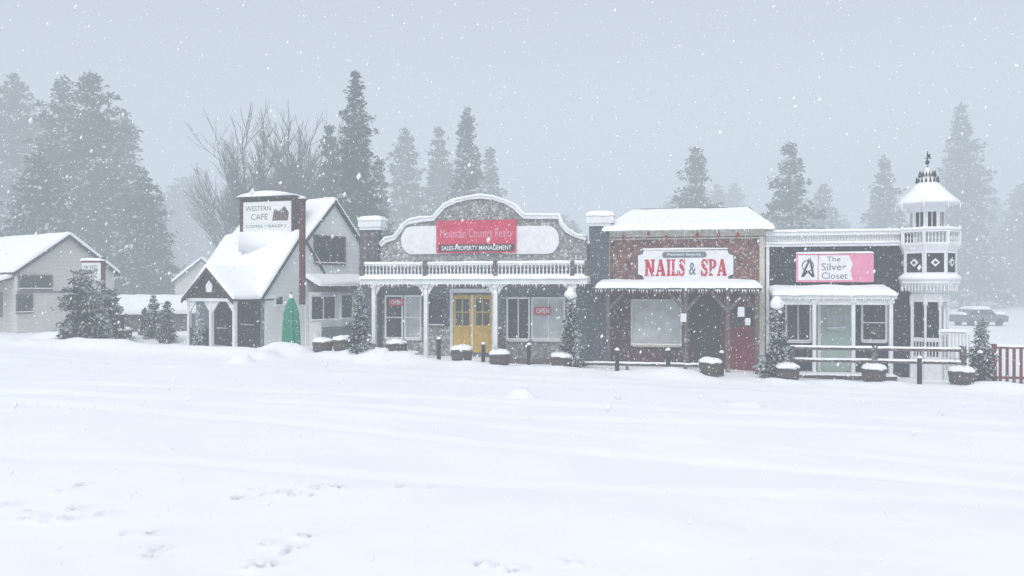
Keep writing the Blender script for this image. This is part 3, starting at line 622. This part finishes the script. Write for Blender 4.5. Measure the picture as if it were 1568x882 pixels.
for i in range(9): u=f.u(1440,vr)+.1*i; g.append(f.box(u,u+.04,vr+.02,vr+.05,-.6,f.z(1460,512,vr)))
g.append(f.box(f.u(1438,vr),f.u(1478,vr),vr+.0,vr+.08,f.z(1460,512,vr),f.z(1460,508,vr)))
o.add('steps','white',merge(*g)); o.add('snow_rail','snow',fsnow(f,f.u(1436,vr),f.u(1480,vr),vr-.05,vr+.12,f.z(1460,508,vr),.09)); o.done()
x,y,_=f.W(f.u(765,.8),.8,0); z=.02
o=Ob('carved_bear_statue',(x,y,z))
o.add('body','weather',merge(lathe((x,y,z),[(.12,0),(.2,.1),(.22,.4),(.18,.7),(.1,.86)],10),lathe((x,y-.03,z+.84),[(.03,0),(.12,.06),(.13,.14),(.09,.24),(.03,.28)],10),lathe((x-.09,y,z+1.06),[(.01,0),(.04,.03),(.01,.08)],6),lathe((x+.09,y,z+1.06),[(.01,0),(.04,.03),(.01,.08)],6),
 tube((x-.15,y-.05,z+.68),(x-.1,y-.25,z+.45),.06,.045),tube((x+.15,y-.05,z+.68),(x+.1,y-.25,z+.45),.06,.045),tube((x,y-.12,z+.93),(x,y-.22,z+.91),.05,.035),tube((x-.1,y-.02,z+.1),(x-.12,y-.24,z+.04),.08,.06),tube((x+.1,y-.02,z+.1),(x+.12,y-.24,z+.04),.08,.06)))
o.add('snow_head','snow',lathe((x,y-.03,z+1.08),[(.1,0),(.08,.04),(.02,.06)],8)); o.done(('body',))
D=66;x=(1512-CX)/FPX*D; z=G(x,D); cf=Frame((x-2.1,D),(1,.12)); o=Ob('parked_car',(x,D,z))
o.add('body','car',cf.ext([(0,z+.35),(4.2,z+.35),(4.25,z+.8),(3.9,z+.95),(3.1,z+1.0),(2.6,z+1.42),(1.0,z+1.42),(.4,z+.98),(.02,z+.9)],-1.7,0))
o.add('windows','glass',cf.ext([(.65,z+1.0),(2.95,z+1.0),(2.5,z+1.36),(1.05,z+1.36)],0,.02))
o.add('wheels','tyre',merge(*[tube(cf.W(u,v,z+.32),cf.W(u,v+.2,z+.32),.32,.32,14) for u in (.8,3.4) for v in (-1.7,-.16)]))
for (a,b,h0) in ((.95,2.65,1.42),(3.05,4.1,.97),(.05,.5,.97)): o.add('snow_cover','snow',fsnow(cf,a,b,-1.7,0,z+h0,.25,.15))
o.done()
# ================================================================ TREES
def mesh_np(name,V,F,mi,mats):
    me=bpy.data.meshes.new(name); me.from_pydata(V,[],F); 
    for m in mats: me.materials.append(M[m])
    me.polygons.foreach_set('material_index',mi); me.update(); return me
def conifer(name,H,Rr,seed,tuft=.3,dens=1.0,prof=None,snow=.35,base=.08,lean=0):
    rg=np.random.RandomState(seed); rp=random.Random(seed); prof=prof or (lambda t:(1-t)**.85)
    V=[];F=[];mi=[]
    n=7; r0=max(.04,H*.013)
    for j in range(9):
        t=j/8; z=H*t*.98; 
        for i in range(n): a=2*math.pi*i/n; V.append((r0*(1-t*.93)*math.cos(a)+.02*H*lean*t,r0*(1-t*.93)*math.sin(a),z))
    for j in range(8):
        for i in range(n): F.append((j*n+i,j*n+(i+1)%n,(j+1)*n+(i+1)%n,(j+1)*n+i)); mi.append(0)
    C=[];Dn=[];Sz=[]
    nwh=max(12,int(H/(tuft*1.0)*dens)) if H>5 else int(H/(tuft*.8))
    U=rp.uniform
    lob=[U(0,6.28) for _ in range(6)]
    for w in range(nwh):
        t=(w+rp.random())/nwh; z=H*(base+(1-base)*t)
        rad=Rr*prof(t)*(.72+.45*rp.random())+tuft*.3
        nb=int((4.5+4*(1-t))*min(1.3,dens))+2
        a0=U(0,6.28)
        for b in range(nb):
            a=a0+6.283*b/nb+U(-.35,.35)
            if rp.random()<.07: continue
            L=rad*U(.6,1.12)*(1+.22*math.sin(a*2+lob[w%3]+t*9))
            rise=.3*t+.08; dr=.34*(1-t*.6)
            k=max(1,int(L/(tuft*.6)))
            tip=(L*math.cos(a)+.02*H*lean*t,L*math.sin(a),z+rise*L-dr*L)
            i0=len(V); rb=.012*L+.01
            V+= [(0.02*H*lean*t,0,z+rb),(rb,-rb,z-rb),(-rb,rb,z-rb),tip]; F+=[(i0,i0+1,i0+3),(i0+1,i0+2,i0+3),(i0+2,i0,i0+3)]; mi+=[0]*3
            for s in range(k+1):
                q=(s+.6*rp.random()+.25)/(k+1); l=L*q; zz=z+rise*l-dr*L*q*q
                wid=.3*L*(1-q*.6)
                for sd in range(3):
                    off=U(-1,1)*wid
                    C.append((l*math.cos(a)-off*math.sin(a)+.02*H*lean*t,l*math.sin(a)+off*math.cos(a),zz-abs(off)*.25+U(-.25,.15)*tuft))
                    aa=a+off/wid*.9 if wid>0 else a
                    Dn.append((math.cos(aa),math.sin(aa),U(-.6,.25))); Sz.append(tuft*U(.65,1.3)*(.6+.4*(1-t)))
    for s in range(5): C.append((.02*H*lean,0,H*(.96+.01*s))); Dn.append((U(-.3,.3),U(-.3,.3),1)); Sz.append(tuft*.6)
    C=np.array(C);Dn=np.array(Dn);Sz=np.array(Sz)
    cl=vn(C[:,0]*1.1/ max(.3,tuft*3)+seed,C[:,1]*1.1/max(.3,tuft*3)+C[:,2]*.9)
    for rep in range(3):
        d=Dn+rg.normal(0,.45,Dn.shape); d/=np.linalg.norm(d,axis=1)[:,None]
        s=np.cross(d,rg.normal(0,1,d.shape)+np.array([0,0,1.2])); s/=np.linalg.norm(s,axis=1)[:,None]
        c=C+rg.normal(0,.35,C.shape)*Sz[:,None]
        a=c-d*Sz[:,None]*.5; b=c+d*Sz[:,None]*.6; e=c+s*Sz[:,None]*.24; g_=c-s*Sz[:,None]*.24
        i0=len(V); Q=np.stack([a,e,b,g_],1).reshape(-1,3); V+=[tuple(x) for x in Q.tolist()]
        n_=len(C); idx=(np.arange(n_)*4+i0).tolist(); F+=[(i,i+1,i+2,i+3) for i in idx]
        pr=snow+ .9*cl + (.2 if rep==0 else -.05)
        mi+=[2 if x else 1 for x in (rg.rand(n_)<pr)]
    return mesh_np(name,V,F,mi,['bark','foliage','fol_snow'])
def put(name,me,x,y,z,rot=0,s=1,parent=None,sz=None):
    ob=bpy.data.objects.new(name,me); ob.location=(x,y,z); ob.rotation_euler=(0,0,rot); ob.scale=(s,s,sz or s); sc.collection.objects.link(ob)
    if parent: ob.parent=parent
    return ob
def ptree(px,top,D,wpx,seed,tuft=.34,prof=None,snow=.3,base=.08,dens=1.2,name='pine_tree',lean=0):
    x=(px-CX)/FPX*D; z=float(base_ground(x)); H=CH+(CY-top)/FPX*D-z; Rr=wpx*1.12/2/FPX*D
    me=conifer(name+'_mesh',H,Rr,seed,tuft,dens,prof,snow,base,lean=lean); put(name,me,x,D,z-.1,seed*1.3); return me
round_=lambda t: (min(1,t*5+.35))*(1-t**2.2)**.8*.98+.02
fir=lambda t:(1-t)**.72
m1=ptree(545,112,58,105,11,.48,fir,.2)
ptree(140,110,74,160,12,.75,round_,.16,.03,1.1)
ptree(95,118,77,110,24,.75,round_,.16,.03,1.1)
ptree(22,118,98,190,13,.95,round_,.16,.03,1.2)
ptree(190,170,84,90,27,.75,round_,.16,.03,1.1)
ptree(220,260,68,100,14,.6,round_,.16,.03)
ptree(60,230,64,120,23,.62,round_,.2,.03)
m2=ptree(715,166,84,95,15,.7,fir,.2)
ptree(620,198,112,110,16,.95,fir,.22)
ptree(672,195,116,110,17,.95,fir,.22)
ptree(750,230,112,80,28,.9,fir,.22)
m3=ptree(1065,225,90,84,18,.75,round_,.25,.1,1.0)
m4=ptree(1210,222,84,100,19,.72,round_,.22,.08,1.0)
ptree(1472,158,128,100,20,1.0,fir,.22)
ptree(1355,240,120,90,21,.95,fir,.22)
ptree(505,190,64,66,22,.52,fir,.2)
ptree(580,240,72,60,29,.6,fir,.2)
tl=bpy.data.objects.new('distant_treeline',None); sc.collection.objects.link(tl)
rr=random.Random(5)
for i in range(78):
    px=-90+i*22.5+rr.uniform(-12,12); D=rr.uniform(125,185); x=(px-CX)/FPX*D; me=rr.choice([m1,m2,m3,m4])
    top=rr.uniform(285,345)
    if 770<px<1010: top=rr.uniform(325,370)
    if px<330: top=rr.uniform(230,330)
    if px>1250: top=rr.uniform(280,350)
    H=CH+(CY-top)/FPX*D+.5; h0=max(v.co.z for v in me.vertices[:63]) ; s=H/h0
    put('conifer_%d'%i,me,x,D,-.6,rr.uniform(0,6),s*1.7,tl,s)
def bare(name,x,y,z,H,spread,seed):
    rg=random.Random(seed); V=[];F=[]
    def seg(a,b,r0,r1):
        v,f_=tube(a,b,r0,r1,4); k=len(V); V.extend(v); F.extend([tuple(i+k for i in q) for q in f_[:4]])
    def grow(p,d,L,r,dep):
        n=3; 
        for i in range(n):
            d=(d+Vector((rg.gauss(0,.08),rg.gauss(0,.08),rg.gauss(.03,.05)))).normalized(); q=p+d*L/n; seg(p,q,r*(1-.25*i/n),r*(1-.25*(i+1)/n)); 
            if dep<5 and (i>0 or dep>0):
                dd=(d+Vector((rg.gauss(0,.42),rg.gauss(0,.42),rg.uniform(0,.3)))).normalized(); grow(q,dd,L*rg.uniform(.5,.7),r*.55,dep+1)
            p=q
        if dep<5: grow(p,(d+Vector((rg.gauss(0,.15),rg.gauss(0,.15),.1))).normalized(),L*.7,r*.7,dep+1)
    for k in range(7):
        a=k*.9+rg.uniform(-.3,.3); d=Vector((math.cos(a)*.3*spread,math.sin(a)*.25*spread,1)).normalized(); grow(Vector((math.cos(a)*.25,math.sin(a)*.25,0)),d,H*.36*rg.uniform(.8,1.1),.13,0)
    me=bpy.data.meshes.new(name); me.from_pydata([tuple(v) for v in V],[],F); me.materials.append(M['barkfrost'])
    hh=max(v[2] for v in V); put(name,me,x,y,z,0,H/hh)
D=56; x=(422-CX)/FPX*D; bare('bare_deciduous_tree',x,D,float(base_ground(x)),CH+(CY-172)/FPX*D,.8,4)
D=62; x=(480-CX)/FPX*D; bare('bare_deciduous_tree',x,D,float(base_ground(x)),CH+(CY-185)/FPX*D,.4,9)
D=66; x=(370-CX)/FPX*D; bare('bare_deciduous_tree',x,D,float(base_ground(x)),CH+(CY-225)/FPX*D,.6,15)
def small(px,top,bot,wpx,seed,name='small_evergreen_tree',snow=.35,tuft=.12,prof=None):
    x,y=gpt(px,bot); z=G(x,y); H=CH+(CY-top)/FPX*y-z; me=conifer(name+'_mesh',H,wpx/2/FPX*y,seed,tuft,1.4,prof or (lambda t:(1-t)**.6*.95+.05),snow,.04); put(name,me,x,y,z-.05,seed)
    return x,y,z+H
for a in [(551,440,552,30,31),(874,440,564,34,32),(1190,456,581,44,33),(1503,487,591,38,34)]:
    x,y,zt=small(*a,snow=.42)
    o=Ob('snow_clump',(x,y,zt)); 
    V,F=lathe((x,y,zt-.35),[(.1,0),(.2,.08),(.19,.2),(.1,.32),(.02,.4)],10); V=[(p+R.uniform(-.03,.03),q+R.uniform(-.03,.03),r_+R.uniform(-.03,.03)) for p,q,r_ in V]
    if a[0] in (874,1190): o.add('snow_mass','snow',(V,F)); o.done()
blob=lambda t: math.sqrt(max(0,1-(t*1.6-.6)**2))*.95+.05
for a in [(235,452,522,30,41),(256,460,524,24,42),(222,470,519,16,46),(305,468,532,14,47)]: small(*a,name='snowy_shrub',snow=.55)
small(130,412,526,78,43,'large_snowy_bush',.5,.16,blob); small(165,442,524,50,44,'large_snowy_bush',.5,.16,blob)
# ================================================================ GROUND
xs=[0.0]; 
while xs[-1]<420:
    d=.05 if xs[-1]<9 else min(14,.05+(xs[-1]-9)*.022); xs.append(xs[-1]+d)
xs=np.array([-q for q in xs[:0:-1]]+xs)
ys=[-60,-30,-10,0,3]; y=4.5
while y<420: ys.append(y); y+= .008*y if y<14 else (.0105*y if y<40 else .05*y)
ys=np.array(ys)
XX,YY=np.meshgrid(xs,ys); ZZ=ground(XX,YY)
nx=len(xs);ny=len(ys)
Vt=np.stack([XX,YY,ZZ],2).reshape(-1,3)
idx=np.arange(nx*ny).reshape(ny,nx); Q=np.stack([idx[:-1,:-1],idx[:-1,1:],idx[1:,1:],idx[1:,:-1]],2).reshape(-1,4)
me=bpy.data.meshes.new('snow_ground'); me.vertices.add(len(Vt)); me.vertices.foreach_set('co',Vt.ravel()); me.loops.add(Q.size); me.loops.foreach_set('vertex_index',Q.ravel()); me.polygons.add(len(Q)); me.polygons.foreach_set('loop_start',np.arange(len(Q))*4); me.polygons.foreach_set('loop_total',np.full(len(Q),4)); me.update(); me.validate()
me.polygons.foreach_set('use_smooth',np.ones(len(Q),bool))
sl=np.zeros(XX.shape)
for X,Y,r,dp in marks: sl=np.maximum(sl,np.exp(-(((XX-X)**2+(YY-Y)**2)/(r*r)*1.0)**1.5))
at=me.attributes.new('slush','FLOAT','POINT'); at.data.foreach_set('value',sl.ravel())
gm=mat('snow_ground_mat',(.88,.9,.94),.95,.04,.5,bump=.2); nt=gm.node_tree; b=nt.nodes['Principled BSDF']
an=nt.nodes.new('ShaderNodeAttribute'); an.attribute_name='slush'; mx=nt.nodes.new('ShaderNodeMix'); mx.data_type='RGBA'
src=b.inputs['Base Color'].links[0].from_socket; nt.links.new(src,mx.inputs[6]); mx.inputs[7].default_value=(.2,.23,.27,1)
nn=nt.nodes.new('ShaderNodeTexNoise'); nn.inputs['Scale'].default_value=14; t_=nt.nodes.new('ShaderNodeTexCoord'); nt.links.new(t_.outputs['Object'],nn.inputs['Vector'])
mu=nt.nodes.new('ShaderNodeMath'); mu.operation='MULTIPLY'; mr=nt.nodes.new('ShaderNodeMapRange'); mr.inputs[1].default_value=.4; mr.inputs[2].default_value=.6; nt.links.new(nn.outputs['Fac'],mr.inputs[0]); nt.links.new(an.outputs['Fac'],mu.inputs[0]); nt.links.new(mr.outputs[0],mu.inputs[1]); nt.links.new(mu.outputs[0],mx.inputs[0]); nt.links.new(mx.outputs[2],b.inputs['Base Color'])
me.materials.append(gm); go=bpy.data.objects.new('snow_ground',me); sc.collection.objects.link(go)
# ================================================================ FALLING SNOW
rg=np.random.RandomState(77); N=46000
yy=rg.uniform(0,1,N)**.65*31+3.5; xx=rg.uniform(-1,1,N)*(yy*.72+2); zz=rg.uniform(-.35,1,N)*(2+yy*.4)+1.5
rad=rg.uniform(.003,.009,N)*(1+.8*(rg.rand(N)<.07))
P=np.stack([xx,yy,zz],1)
oct_=np.array([[1,0,0],[0,1,0],[-1,0,0],[0,-1,0],[.35,0,1],[-.35,0,-1]],float)
V=P[:,None,:]+oct_[None]*rad[:,None,None]*np.array([1,1,1.6])
V=V.reshape(-1,3); of=np.array([[0,1,4],[1,2,4],[2,3,4],[3,0,4],[1,0,5],[2,1,5],[3,2,5],[0,3,5]])
Fq=(np.arange(N)[:,None,None]*6+of[None]).reshape(-1,3)
me=bpy.data.meshes.new('falling_snowflakes'); me.vertices.add(len(V)); me.vertices.foreach_set('co',V.ravel()); me.loops.add(Fq.size); me.loops.foreach_set('vertex_index',Fq.ravel()); me.polygons.add(len(Fq)); me.polygons.foreach_set('loop_start',np.arange(len(Fq))*3); me.polygons.foreach_set('loop_total',np.full(len(Fq),3)); me.update(); me.materials.append(M['snow'])
ob=bpy.data.objects.new('falling_snowflakes',me); sc.collection.objects.link(ob)
# ================================================================ HAZE (valley-wide volume; its glow is added in place of scattered light)
bm=bmesh.new(); bmesh.ops.create_cube(bm,size=1); me=bpy.data.meshes.new('glowing_haze'); bm.to_mesh(me); bm.free()
hz=bpy.data.objects.new('glowing_haze',me); hz.location=(0,150,23); hz.scale=(500,430,54); sc.collection.objects.link(hz)
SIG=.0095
hm=bpy.data.materials.new('haze_glow'); hm.use_nodes=True; n=hm.node_tree.nodes; l=hm.node_tree.links; n.clear(); out=n.new('ShaderNodeOutputMaterial')
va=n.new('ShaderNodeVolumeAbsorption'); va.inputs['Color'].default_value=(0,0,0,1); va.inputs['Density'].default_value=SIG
em=n.new('ShaderNodeEmission'); em.inputs['Color'].default_value=(.63,.715,.80,1); em.inputs['Strength'].default_value=SIG  # emission makes the air glow, standing in for multiple scattering
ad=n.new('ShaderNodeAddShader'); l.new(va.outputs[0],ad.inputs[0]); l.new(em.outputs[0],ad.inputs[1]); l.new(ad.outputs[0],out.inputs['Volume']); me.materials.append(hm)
# ================================================================ LIGHT
w=bpy.data.worlds.new('World'); sc.world=w; w.use_nodes=True; n=w.node_tree.nodes; l=w.node_tree.links; bg=n['Background']
sky=n.new('ShaderNodeTexSky'); sky.sky_type='NISHITA'; sky.sun_disc=False; sky.sun_elevation=math.radians(50); sky.sun_rotation=math.radians(200); sky.dust_density=4; sky.air_density=1.0
hs=n.new('ShaderNodeHueSaturation'); hs.inputs['Saturation'].default_value=.4; hs.inputs['Value'].default_value=1.45; l.new(sky.outputs[0],hs.inputs['Color']); l.new(hs.outputs[0],bg.inputs['Color']); bg.inputs['Strength'].default_value=.15
sd=bpy.data.lights.new('overcast_sun','SUN'); sd.energy=1.0; sd.angle=math.radians(30); sd.color=(1,.98,.96); so=bpy.data.objects.new('overcast_sun',sd); sc.collection.objects.link(so)
so.rotation_euler=(math.radians(40),0,math.radians(-20))
sc.view_settings.view_transform='Standard'; sc.view_settings.look='None'; sc.view_settings.exposure=0
cd=bpy.data.cameras.new('camera'); cd.lens=36*FPX/1568; cd.clip_end=2000; cd.clip_start=.1; co=bpy.data.objects.new('camera',cd); co.location=(0,0,CH); co.rotation_euler=(math.radians(90),0,0); sc.collection.objects.link(co); sc.camera=co
